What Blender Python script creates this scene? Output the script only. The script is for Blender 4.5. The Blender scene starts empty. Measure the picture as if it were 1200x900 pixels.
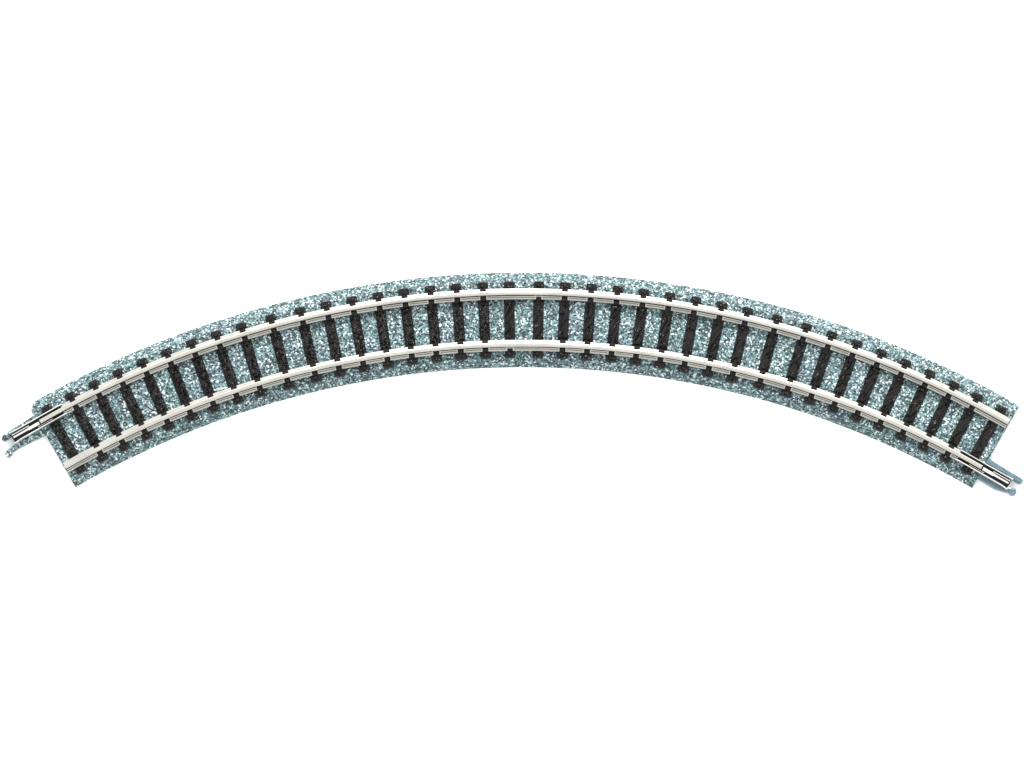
import bpy, math
import numpy as np

S = 0.001            # everything below is written in millimetres
C = bpy.context.scene.collection

# ------------------------------------------------------------------ camera
HEAD = 4.05                      # rail head height above the table
TILT, DIST = 0.14, 1200.0
cam_d = bpy.data.cameras.new('camera')
cam = bpy.data.objects.new('camera', cam_d); C.objects.link(cam)
cam_d.sensor_width = 36.0
cam_d.lens = 6.18256 * DIST / 1200 * 36
cam_d.clip_start = 0.05; cam_d.clip_end = 50
cam.location = (0, -DIST * math.sin(TILT) * S, (DIST * math.cos(TILT) + HEAD) * S)
cam.rotation_euler = (TILT, 0, 0)
bpy.context.scene.camera = cam

# ------------------------------------------------------------------ light
w = bpy.data.worlds.new('World'); bpy.context.scene.world = w; w.use_nodes = True
bg = w.node_tree.nodes['Background']
bg.inputs['Color'].default_value = (0.98, 1.0, 1.0, 1); bg.inputs['Strength'].default_value = 1.85
ld = bpy.data.lights.new('softbox', 'AREA'); ld.shape = 'RECTANGLE'; ld.size = 0.30; ld.size_y = 0.22
ld.energy = 30.0; ld.color = (1.0, 0.99, 0.96)
lo = bpy.data.objects.new('softbox', ld); C.objects.link(lo)
lo.location = (0.10, 0.95, 0.85)
from mathutils import Vector
lo.rotation_euler = (Vector((0, 0, 0)) - Vector(lo.location)).to_track_quat('-Z', 'Y').to_euler()
vs = bpy.context.scene.view_settings
vs.view_transform = 'Standard'; vs.look = 'None'; vs.exposure = 0; vs.gamma = 1; vs.use_curve_mapping = False

# ------------------------------------------------------------------ materials
def mat(name):
    m = bpy.data.materials.new(name); m.use_nodes = True
    nt = m.node_tree; return m, nt, nt.nodes['Principled BSDF'], nt.nodes.new
def L(nt, a, b): nt.links.new(a, b)
def coords(nt):
    return nt.nodes.new('ShaderNodeTexCoord').outputs['Object']
def ramp(nt, fac, stops, mode='LINEAR'):
    r = nt.nodes.new('ShaderNodeValToRGB'); cr = r.color_ramp; cr.interpolation = mode
    while len(cr.elements) < len(stops): cr.elements.new(0.5)
    for e, (p, c) in zip(cr.elements, stops): e.position = p; e.color = (*c, 1)
    L(nt, fac, r.inputs[0]); return r.outputs[0]
def mix(nt, blend, f, a, b):
    n = nt.nodes.new('ShaderNodeMix'); n.data_type = 'RGBA'; n.blend_type = blend
    if isinstance(f, float): n.inputs[0].default_value = f
    else: L(nt, f, n.inputs[0])
    for s, v in ((6, a), (7, b)):
        if isinstance(v, tuple): n.inputs[s].default_value = (*v, 1)
        else: L(nt, v, n.inputs[s])
    return n.outputs[2]

def ballast_material():
    m, nt, b, N = mat('speckled_ballast')
    co = coords(nt)
    nz = N('ShaderNodeTexNoise'); nz.inputs['Scale'].default_value = 2600; nz.inputs['Detail'].default_value = 1
    L(nt, co, nz.inputs['Vector'])
    mx = N('ShaderNodeVectorMath'); mx.operation = 'MULTIPLY_ADD'
    L(nt, nz.outputs['Color'], mx.inputs[0]); mx.inputs[1].default_value = (0.0003,) * 3; L(nt, co, mx.inputs[2])
    v = N('ShaderNodeTexVoronoi'); v.inputs['Scale'].default_value = 3500
    L(nt, mx.outputs[0], v.inputs['Vector'])
    sp = N('ShaderNodeSeparateColor'); L(nt, v.outputs['Color'], sp.inputs[0])
    c1 = ramp(nt, sp.outputs[0], [
        (0.00, (0.001, 0.003, 0.004)), (0.22, (0.009, 0.026, 0.030)), (0.40, (0.032, 0.076, 0.084)),
        (0.56, (0.072, 0.138, 0.148)), (0.72, (0.145, 0.215, 0.228)), (0.88, (0.42, 0.46, 0.465))], 'CONSTANT')
    # broad drift between teal and blue grey
    n2 = N('ShaderNodeTexNoise'); n2.inputs['Scale'].default_value = 160; n2.inputs['Detail'].default_value = 3
    L(nt, co, n2.inputs['Vector'])
    tint = ramp(nt, n2.outputs[0], [(0.35, (0.92, 1.02, 0.97)), (0.65, (1.0, 0.99, 1.05))])
    c2 = mix(nt, 'MULTIPLY', 1.0, c1, tint)
    L(nt, c2, b.inputs['Base Color'])
    b.inputs['Roughness'].default_value = 0.55
    return m

def plain(name, col, rough, metal=0.0, noise=0.0, scale=800.0, bump=0.0, spec=0.5):
    m, nt, b, N = mat(name)
    co = coords(nt)
    nz = N('ShaderNodeTexNoise'); nz.inputs['Scale'].default_value = scale; nz.inputs['Detail'].default_value = 4
    L(nt, co, nz.inputs['Vector'])
    lo_ = tuple(c * (1 - noise) for c in col); hi = tuple(min(1, c * (1 + noise)) for c in col)
    L(nt, ramp(nt, nz.outputs[0], [(0.3, lo_), (0.7, hi)]), b.inputs['Base Color'])
    b.inputs['Roughness'].default_value = rough; b.inputs['Metallic'].default_value = metal
    b.inputs['Specular IOR Level'].default_value = spec
    if bump:
        bp = N('ShaderNodeBump'); bp.inputs['Strength'].default_value = bump; bp.inputs['Distance'].default_value = 0.00004
        L(nt, nz.outputs[0], bp.inputs['Height']); L(nt, bp.outputs[0], b.inputs['Normal'])
    return m

M_BAL = ballast_material()
M_TIE = plain('dark_brown_black_plastic', (0.0050, 0.0042, 0.0040), 0.29, 0, 0.5, 1500, 0.5, spec=0.17)
M_RAIL = plain('nickel_silver_rail', (0.325, 0.314, 0.286), 0.34, 0.8, 0.10, 260, 0.0)
M_JOIN = plain('bright_joiner_metal', (0.50, 0.50, 0.48), 0.33, 0.8, 0.10, 700, 0.0)
M_PRONG = plain('blue_grey_plastic', (0.060, 0.105, 0.128), 0.30, 0, 0.25, 900, 0.3)
M_GROUND = plain('white_paper', (0.93, 0.93, 0.925), 0.9, 0, 0.004, 6, 0, spec=0.1)

# ------------------------------------------------------------------ mesh helpers
def link_mesh(name, V, F, m, parent=None, smooth=False):
    me = bpy.data.meshes.new(name)
    V = np.asarray(V, float) * S
    me.from_pydata(V.tolist(), [], [tuple(int(i) for i in f) for f in F])
    me.materials.append(m); me.validate()
    me.polygons.foreach_set('use_smooth', [smooth] * len(me.polygons))
    me.update()
    o = bpy.data.objects.new(name, me); C.objects.link(o)
    if parent: o.parent = parent
    return o
class MB:
    def __init__(s): s.v = []; s.f = []
    def add(s, V, F):
        n = len(s.v); s.v += [tuple(p) for p in V]; s.f += [tuple(i + n for i in f) for f in F]
    def grid(s, P, flip=False, closed=False):     # P: (a, b, 3)
        a, b = P.shape[:2]; F = []
        for i in range(a - 1):
            for j in range(b if closed else b - 1):
                k = (j + 1) % b
                q = (i * b + j, i * b + k, (i + 1) * b + k, (i + 1) * b + j)
                F.append(q[::-1] if flip else q)
        s.add(P.reshape(-1, 3), F)
    def loft(s, rings):                            # closed rings with caps
        P = np.array(rings, float); s.grid(P, closed=True)
        n0 = len(s.v) - P.shape[0] * P.shape[1]; b = P.shape[1]
        s.f.append(tuple(n0 + j for j in range(b))[::-1])
        e = n0 + (P.shape[0] - 1) * b
        s.f.append(tuple(e + j for j in range(b)))
    def build(s, name, m, parent=None, smooth=False, xf=None):
        V = np.array(s.v, float)
        if xf is not None: V = xf(V)
        o = link_mesh(name, V, s.f, m, parent, smooth)
        import bmesh
        bm = bmesh.new(); bm.from_mesh(o.data); bmesh.ops.recalc_face_normals(bm, faces=bm.faces)
        bm.to_mesh(o.data); bm.free()
        return o

R0 = 177.0
HALF = math.radians(30.25)                         # where the moulding and the rails end
def polar(t, r, z):                                # along the curve, across it (outwards), up
    rr = R0 + r
    return np.stack([rr * np.sin(t), rr * np.cos(t) - R0, z * np.ones_like(t * r)], -1)
def tie_frame(t):                                  # local (radial, tangential, z) -> track
    er = np.array([math.sin(t), math.cos(t)]); et = np.array([math.cos(t), -math.sin(t)])
    def f(V):
        xy = (R0 + V[:, 0:1]) * er + V[:, 1:2] * et
        return np.stack([xy[:, 0], xy[:, 1] - R0, V[:, 2]], 1)
    return f
def end_frame(sign):                               # local (outwards along tangent, radial, z) at the end of the arc
    e = math.radians(30) * sign
    er = np.array([math.sin(e), math.cos(e)]); et = np.array([math.cos(e), -math.sin(e)]) * sign
    o = R0 * er
    def f(V):
        xy = o + V[:, 0:1] * et + V[:, 1:2] * er
        return np.stack([xy[:, 0], xy[:, 1] - R0, V[:, 2]], 1)
    return f

rng = np.random.default_rng(7)
def cell_noise(x, y, size, seed):
    """faceted grains: returns (height 0..1 with creases) on arrays x, y"""
    r = np.random.default_rng(seed); n = 256
    jx, jy, hv, gx, gy = (r.random((n, n)) for _ in range(5))
    u = x / size; v = y / size; iu = np.floor(u).astype(int); iv = np.floor(v).astype(int)
    best = np.full(x.shape, 9.0); second = np.full(x.shape, 9.0); out = np.zeros(x.shape)
    for du in (-1, 0, 1):
        for dv in (-1, 0, 1):
            a = (iu + du) % n; b = (iv + dv) % n
            px = iu + du + jx[a, b]; py = iv + dv + jy[a, b]
            d = np.hypot(u - px, v - py)
            h = hv[a, b] * 0.8 + (gx[a, b] - .5) * 1.2 * (u - px) + (gy[a, b] - .5) * 1.2 * (v - py)
            m = d < best
            second = np.where(m, best, np.minimum(second, d)); out = np.where(m, h, out); best = np.where(m, d, best)
    return out - 0.5 + np.minimum((second - best) * 1.6, 0.5)
def value_noise(x, y, seed):
    r = np.random.default_rng(seed); n = 256; g = r.random((n, n))
    ix = np.floor(x).astype(int); iy = np.floor(y).astype(int); fx = x - ix; fy = y - iy
    fx = fx * fx * (3 - 2 * fx); fy = fy * fy * (3 - 2 * fy)
    G = lambda a, b: g[a % n, b % n]
    return (G(ix, iy) * (1 - fx) + G(ix + 1, iy) * fx) * (1 - fy) + (G(ix, iy + 1) * (1 - fx) + G(ix + 1, iy + 1) * fx) * fy

# ------------------------------------------------------------------ the surface it rests on
gb = MB(); gb.add([(-2000, -2000, 0), (2000, -2000, 0), (2000, 2000, 0), (-2000, 2000, 0)], [(0, 1, 2, 3)])
ground = gb.build('ground', M_GROUND); ground['kind'] = 'structure'

# ------------------------------------------------------------------ the track
track = bpy.data.objects.new('model_railway_track', None); C.objects.link(track)
track.location = (2.27 * S, 12.575 * S, 0.02 * S); track.rotation_euler = (0, 0, -0.0009)
track['label'] = 'curved model railway track with silver rails, black sleepers and speckled blue grey ballast'
track['category'] = 'model track'

# ballast: shoulder and slope profile swept along the curve, with real grains on it
BED = 1.75
prof = [(-8.80, 0.0), (-8.72, 0.30), (-7.45, 1.62), (-7.15, BED), (7.3, BED), (7.65, 1.62), (9.40, 0.30), (9.48, 0.0)]
pr = np.array(prof); seg = np.hypot(*np.diff(pr, axis=0).T); cum = np.concatenate([[0], np.cumsum(seg)])
npr = int(cum[-1] / 0.13); ss = np.linspace(0, cum[-1], npr)
pr_r = np.interp(ss, cum, pr[:, 0]); pr_z = np.interp(ss, cum, pr[:, 1])
nx = np.gradient(pr_z, ss); nr = -nx; nz_ = np.gradient(pr_r, ss)   # outward normal (r, z)
na = int(2 * HALF * R0 / 0.13); ts = np.linspace(-HALF, HALF, na)
T, PR = np.meshgrid(ts, pr_r, indexing='ij'); PZ = np.broadcast_to(pr_z, T.shape)
A = T * R0
h = 0.17 * (cell_noise(A + 500, ss[None, :] + 0 * T, 0.32, 3)) + 0.05 * (value_noise(A * 0.9 + 300, ss[None, :] * 0.9 + 0 * T, 5) - .5)
fade = np.clip((PZ - 0.2) / 0.5, 0, 1)
h = h * (0.12 + 0.88 * fade)
edge_d = (T + HALF) * R0                            # the outer corner at the left end is rounded off
q_ = np.clip(1 - edge_d / 1.3, 0, 1)
cut = 1.1 * (1 - np.sqrt(np.maximum(1 - q_ ** 2, 0))) * np.clip((PR - 6.9) / 0.6, 0, 1)
rr = PR - cut + h * nr[None, :] ; zz = np.maximum(PZ + h * nz_[None, :] * fade, 0.0)
P = polar(T, rr, zz)
# ends: the top rolls over a small radius and drops to the table
def end_rows(t_end, sgn, row_r, row_z, k=14):
    rows = []
    et = np.array([math.cos(t_end), -math.sin(t_end)]) * sgn
    base = polar(np.full(npr, t_end), row_r, row_z)
    for i in range(1, k + 1):
        f = i / k
        out = 0.25 * math.sin(min(f * 3, 1) * math.pi / 2)
        zf = 1 - max(0, (f - 0.05) / 0.95)
        d = 0.16 * cell_noise(ss + 40, np.full(npr, f * 1.9 + 7 + 5 * sgn), 0.36, 9) * (zf > 0)
        q = base.copy(); q[:, 0] += et[0] * (out + d); q[:, 1] += et[1] * (out + d); q[:, 2] *= zf
        rows.append(q)
    return rows
r0 = end_rows(-HALF, -1, rr[0], zz[0]); r1 = end_rows(HALF, 1, rr[-1], zz[-1])
P = np.concatenate([np.array(r0[::-1]), P, np.array(r1)], 0)
a, b = P.shape[:2]
idx = np.arange(a * b).reshape(a, b)
F = np.stack([idx[:-1, :-1], idx[1:, :-1], idx[1:, 1:], idx[:-1, 1:]], -1).reshape(-1, 4)
me = bpy.data.meshes.new('ballast_bed')
me.vertices.add(a * b); me.vertices.foreach_set('co', (P.reshape(-1) * S))
me.loops.add(F.size); me.loops.foreach_set('vertex_index', F[:, ::-1].reshape(-1).astype(np.int32))
me.polygons.add(len(F)); me.polygons.foreach_set('loop_start', np.arange(0, F.size, 4, dtype=np.int32))
me.update(calc_edges=True); me.validate(); me.materials.append(M_BAL)
bal = bpy.data.objects.new('ballast_bed', me); C.objects.link(bal); bal.parent = track

# sleepers --------------------------------------------------------------------
G1, G2, G3, G4 = 0.0272812, 0.0316061, 0.0314642, 0.0308407
gaps = [G1] * 37
gaps[8] = gaps[28] = G2; gaps[9] = gaps[27] = G3; gaps[18] = G4
ang = np.concatenate([[0], np.cumsum(gaps)]); ang -= ang[-1] / 2
N_T = 38
RAILC = 4.95
# clip sides present: (rail, side) rail +1 outer / -1 inner; side +1 towards outside of curve
ALL = {(1, 1), (1, -1), (-1, 1), (-1, -1)}
def clips_of(i):
    c = set(ALL)
    if i == 0: c -= ALL
    if i == 37: c -= ALL
    if i == 18: c = {(-1, -1)}
    if i == 19: c = {(1, -1)}
    return c
def clear_clips(c, i): return c
def sleeper(i):
    t = ang[i]; seed = 100 + i
    mb = MB(); step = 0.085
    x = np.arange(-7.30, 7.42, step); y0 = np.linspace(-1, 1, 31)
    X, Yn = np.meshgrid(x, y0, indexing='ij')
    d = np.minimum(np.abs(X - RAILC), np.abs(X + RAILC))
    half = 0.99 + 0.03 * (value_noise(x * 2.2 + 50, x * 0 + 3, seed) - .5)
    half = np.where(np.abs(x) > 7.1, half - (np.abs(x) - 7.1) * 0.6, half)
    Y = Yn * half[:, None]
    yy = X * 0
    # height: flat seats under the rails, grained between them, blocks at the ends
    amt = np.clip((d - 1.25) / 0.4, 0, 1) * np.clip((1 - np.abs(Yn)) / 0.18, 0, 1)
    if t > -0.03:      # slanting wood grain
        c, s = math.cos(0.42), math.sin(0.42)
        u = X * c + Y * s; v = -X * s + Y * c
        wv = value_noise(v * 2.7 + 60, u * 0.6 + 60, seed) * 0.8 + value_noise(v * 6 + 90, u * 1.2 + 90, seed + 7) * 0.2
        g = np.clip((wv - 0.42) * 4.0, 0, 1) * 0.40
    else:              # pitted
        wv = value_noise(X * 3.0 + 60, Y * 3.4 + 60, seed)
        g = np.clip((wv - 0.60) * 3.2, 0, 1) * 0.50 + 0.10 * value_noise(X * 7 + 60, Y * 7 + 60, seed + 3)
    end = np.clip((np.abs(X) - RAILC - 1.0) / 0.15, 0, 1)
    core = 2.18 + 0.02 * (1 - end)
    # end blocks: raised bolt heads and a step
    ex = np.abs(X) - RAILC
    bolt = 0.42 * (np.hypot(ex - 1.62, (Y + 0.05) * 0.9) < 0.33) + 0.20 * ((ex > 1.15) & (ex < 1.32) & (np.abs(Y) < 0.6))
    bolt = bolt * end
    # round chair bolt inboard of each rail
    bi = 0.22 * (np.hypot((RAILC - np.abs(X)) - 1.72, Y) < 0.42) * (np.abs(X) < RAILC)
    Z = core + amt * g * (1 - end) + end * (0.22 + 0.10 * value_noise(X * 4 + 60, Y * 4 + 60, seed + 2)) + bolt + bi
    Z = Z - 0.16 * np.abs(Yn) ** 6
    Z[[0, -1], :] -= 0.12
    top = np.stack([X, Y, Z], -1)
    lo_l = top[:, :1].copy(); lo_l[..., 2] = 1.2; lo_l[..., 1] -= 0.06
    lo_r = top[:, -1:].copy(); lo_r[..., 2] = 1.2; lo_r[..., 1] += 0.06
    full = np.concatenate([lo_l, top, lo_r], 1)
    fe0 = full[:1].copy(); fe0[..., 2] = 1.2; fe0[..., 0] -= 0.05
    fe1 = full[-1:].copy(); fe1[..., 2] = 1.2; fe1[..., 0] += 0.05
    mb.grid(np.concatenate([fe0, full, fe1], 0))
    # clips over the rail foot
    for (rl, sd) in clips_of(i):
        c0 = rl * RAILC
        hw = 0.56
        if i in (18, 19): hw = 0.5
        outer = (rl == sd)
        st = [(0.36, 2.84), (0.60, 2.88), (1.00, 2.84), (1.20, 2.70), (1.62 if not outer else 1.30, 2.30)]
        rings = []
        if i in (18, 19): st = [(0.62, 2.80)] + st[2:]
        for dd, z in st:
            xx = c0 + sd * dd
            rings.append([(xx, -hw, 2.0), (xx, -hw, z - 0.14), (xx, -hw + 0.12, z), (xx, hw - 0.12, z), (xx, hw, z - 0.14), (xx, hw, 2.0)])
        mb.loft(rings)
    return mb.build('sleeper', M_TIE, track, False, tie_frame(t))
for i in range(N_T): sleeper(i)

# rails -----------------------------------------------------------------------
def rail_profile(slot, foot):
    # (offset from rail centre, z); slot = depth of the grooves in the foot, foot = width of the foot
    def half(sl):
        p = [(1.04, 2.22), (1.06, 2.30), (1.06, 2.50), (1.03, 2.56), (0.82, 2.60), (0.79, 2.60 - sl), (0.63, 2.62 - sl), (0.60, 2.62),
             (0.42, 2.66), (0.36, 2.62 - sl), (0.15, 2.62 - sl), (0.14, 3.20), (0.20, 3.30), (0.36, 3.38), (0.39, 3.44), (0.39, 3.66), (0.34, 3.74), (0.22, 3.78)]
        return [(x if (k > 10 or foot == 1) else 0.15 + (x - 0.15) * foot, z) for k, (x, z) in enumerate(p)]
    return half(0.0) + [(-x, z) for x, z in half(0.40 * slot)[::-1]]
def rail(c0, t0, t1, side, joined):
    ts_ = set(np.linspace(t0, t1, 400).tolist()); st = []
    rad = R0 + c0
    tj = t0 if joined < 0 else t1
    ts_ |= {tj - joined * 4.9 / rad, tj - joined * 4.7 / rad}
    seat = [ang[i] for i in range(N_T) if (side, 1) in clips_of(i) or (side, -1) in clips_of(i)]
    for s in seat:
        for o in (-0.95, -0.85, 0.85, 0.95): ts_.add(s + o / rad)
    for t in sorted(x for x in ts_ if t0 <= x <= t1):
        dmin = min(abs(t - s) for s in seat) * rad
        slot = 1.0 if dmin > 0.90 else 0.0
        foot = 0.12 if abs(t - tj) * rad < 4.8 else 1
        pf = np.array(rail_profile(slot, foot))
        st.append(polar(np.full(len(pf), t), c0 + pf[:, 0], pf[:, 1]))
    mb = MB(); mb.loft(st)
    return mb.build('rail', M_RAIL, track)
rail(RAILC, -HALF, HALF + 0.0006, 1, -1)
rail(-RAILC, -HALF - 0.001, HALF, -1, 1)

# rail joiners ----------------------------------------------------------------
def box(mb, x0, x1, y0, y1, z0, z1, c=0.04):
    ring = lambda x: [(x, y0, z0), (x, y1, z0), (x, y1, z1 - c), (x, y1 - c, z1), (x, y0 + c, z1), (x, y0, z1 - c)]
    mb.loft([ring(x0), ring(x1)])
def joiner(sign, c0):
    mb = MB(); X0, X1 = -4.4, 7.0
    # folded channel: two thin upright lips standing either side of the rail head
    n = 14
    for sd in (-1, 1):
        rings = []
        for k in range(n + 1):
            x = X0 + (X1 - X0) * k / n
            fl = 0.12 * max(0, (x - 5.4) / 1.6) + 0.02
            i0 = c0 + sd * (0.86 + fl); o0 = c0 + sd * (1.06 + fl)
            zt = 3.35 - 0.25 * max(0, (x - 6.2)) - 0.5 * max(0, (-3.9 - x))
            rings.append([(x, i0, 1.98), (x, o0, 1.98), (x, o0, zt - 0.05), (x, o0 - sd * 0.04, zt), (x, i0 + sd * 0.03, zt), (x, i0, zt - 0.04)])
        mb.loft(rings)
    j = mb.build('rail_joiner', M_JOIN, track, False, end_frame(sign))
    fb = MB(); box(fb, X0 - 0.3, X1 - 0.15, c0 - 0.87, c0 + 0.87, 1.90, 2.12)
    fb.build('channel_floor', M_TIE, j, False, end_frame(sign))
    tb = MB()
    # spring tongue lying in the channel past the rail end
    rings = []
    for x, y, hw, z in ((1.05, -0.02, 0.30, 3.05), (3.4, -0.02, 0.28, 3.15), (3.45, 0.0, 0.20, 3.10), (6.6, 0.02, 0.17, 2.95)):
        y += c0
        rings.append([(x, y - hw, z - 0.5), (x, y + hw, z - 0.5), (x, y + hw, z - 0.05), (x, y + hw * 0.6, z), (x, y - hw * 0.6, z), (x, y - hw, z - 0.05)])
    tb.loft(rings)
    box(tb, 3.0, 6.7, c0 + 0.42, c0 + 0.60, 2.12, 3.0)
    box(tb, -1.6, 1.6, c0 - 0.68, c0 - 0.54, 2.12, 3.05)
    tb.build('spring_tongue', M_JOIN, j, False, end_frame(sign))
    return j
joiner(-1, RAILC)
joiner(1, -RAILC)

def prong(sign, pts, z0, z1, m, knob=None, label=None):
    """pts: (x, y_centre, half width) along the prong; rounded tip, bevelled top"""
    mb = MB(); rings = []
    def ring(x, yc, hw, zt):
        b = min(0.22, hw * 0.5)
        return [(x, yc - hw, z0), (x, yc + hw, z0), (x, yc + hw, zt - b), (x, yc + hw - b, zt), (x, yc - hw + b, zt), (x, yc - hw, zt - b)]
    dense = []
    for (xa, ya, ha), (xb, yb, hb) in zip(pts[:-1], pts[1:]):
        for k in range(8):
            f = k / 8; dense.append((xa + (xb - xa) * f, ya + (yb - ya) * f, ha + (hb - ha) * f))
    dense.append(pts[-1])
    xl, yl, hl = pts[-1]
    for x, yc, hw in dense: rings.append(ring(x, yc, hw, z1))
    if not knob:
        for k in range(1, 6):
            a_ = k / 6 * math.pi / 2 * 1.05
            rings.append(ring(xl + hl * math.sin(a_), yl, max(hl * math.cos(a_), 0.04), z1 - 0.25 * (1 - math.cos(a_))))
    mb.loft(rings)
    if knob:
        kx, ky, kr = knob; n = 28; rg = []
        for rad, z in ((1, z0), (1, z1 - 0.05), (0.86, z1 + 0.12), (0.55, z1 + 0.18), (0.45, z1 + 0.05), (0.12, z1 + 0.02)):
            rg.append([(kx + kr * rad * math.cos(q * 2 * math.pi / n), ky + kr * rad * math.sin(q * 2 * math.pi / n), z) for q in range(n)])
        mb.loft(rg)
    o = mb.build('connector_prong', m, track, False, end_frame(sign))
    if label: o['label'] = label
    return o
prong(-1, [(0.3, 6.25, 0.75), (3.0, 6.25, 0.6), (5.5, 6.20, 0.55), (8.2, 6.05, 0.55)], 0.03, 1.7, M_BAL)
prong(-1, [(0.3, 3.55, 0.95), (3.5, 3.55, 0.75), (6.5, 3.50, 0.55), (8.2, 3.35, 0.40), (8.9, 3.15, 0.40)], 0.03, 1.7, M_BAL, knob=(9.0, 3.0, 0.66))
prong(1, [(0.3, -3.05, 0.62), (3.0, -3.1, 0.58), (6.0, -3.15, 0.52), (8.3, -3.2, 0.55)], 0.03, 1.7, M_PRONG, label='smooth blue grey plastic prong')
prong(1, [(0.3, -6.15, 0.55), (2.5, -6.25, 0.62), (4.8, -6.35, 0.60), (6.6, -6.15, 0.42), (7.8, -5.85, 0.35)], 0.03, 1.7, M_PRONG, knob=(8.15, -5.75, 0.70), label='smooth blue grey plastic prong ending in a round knob')
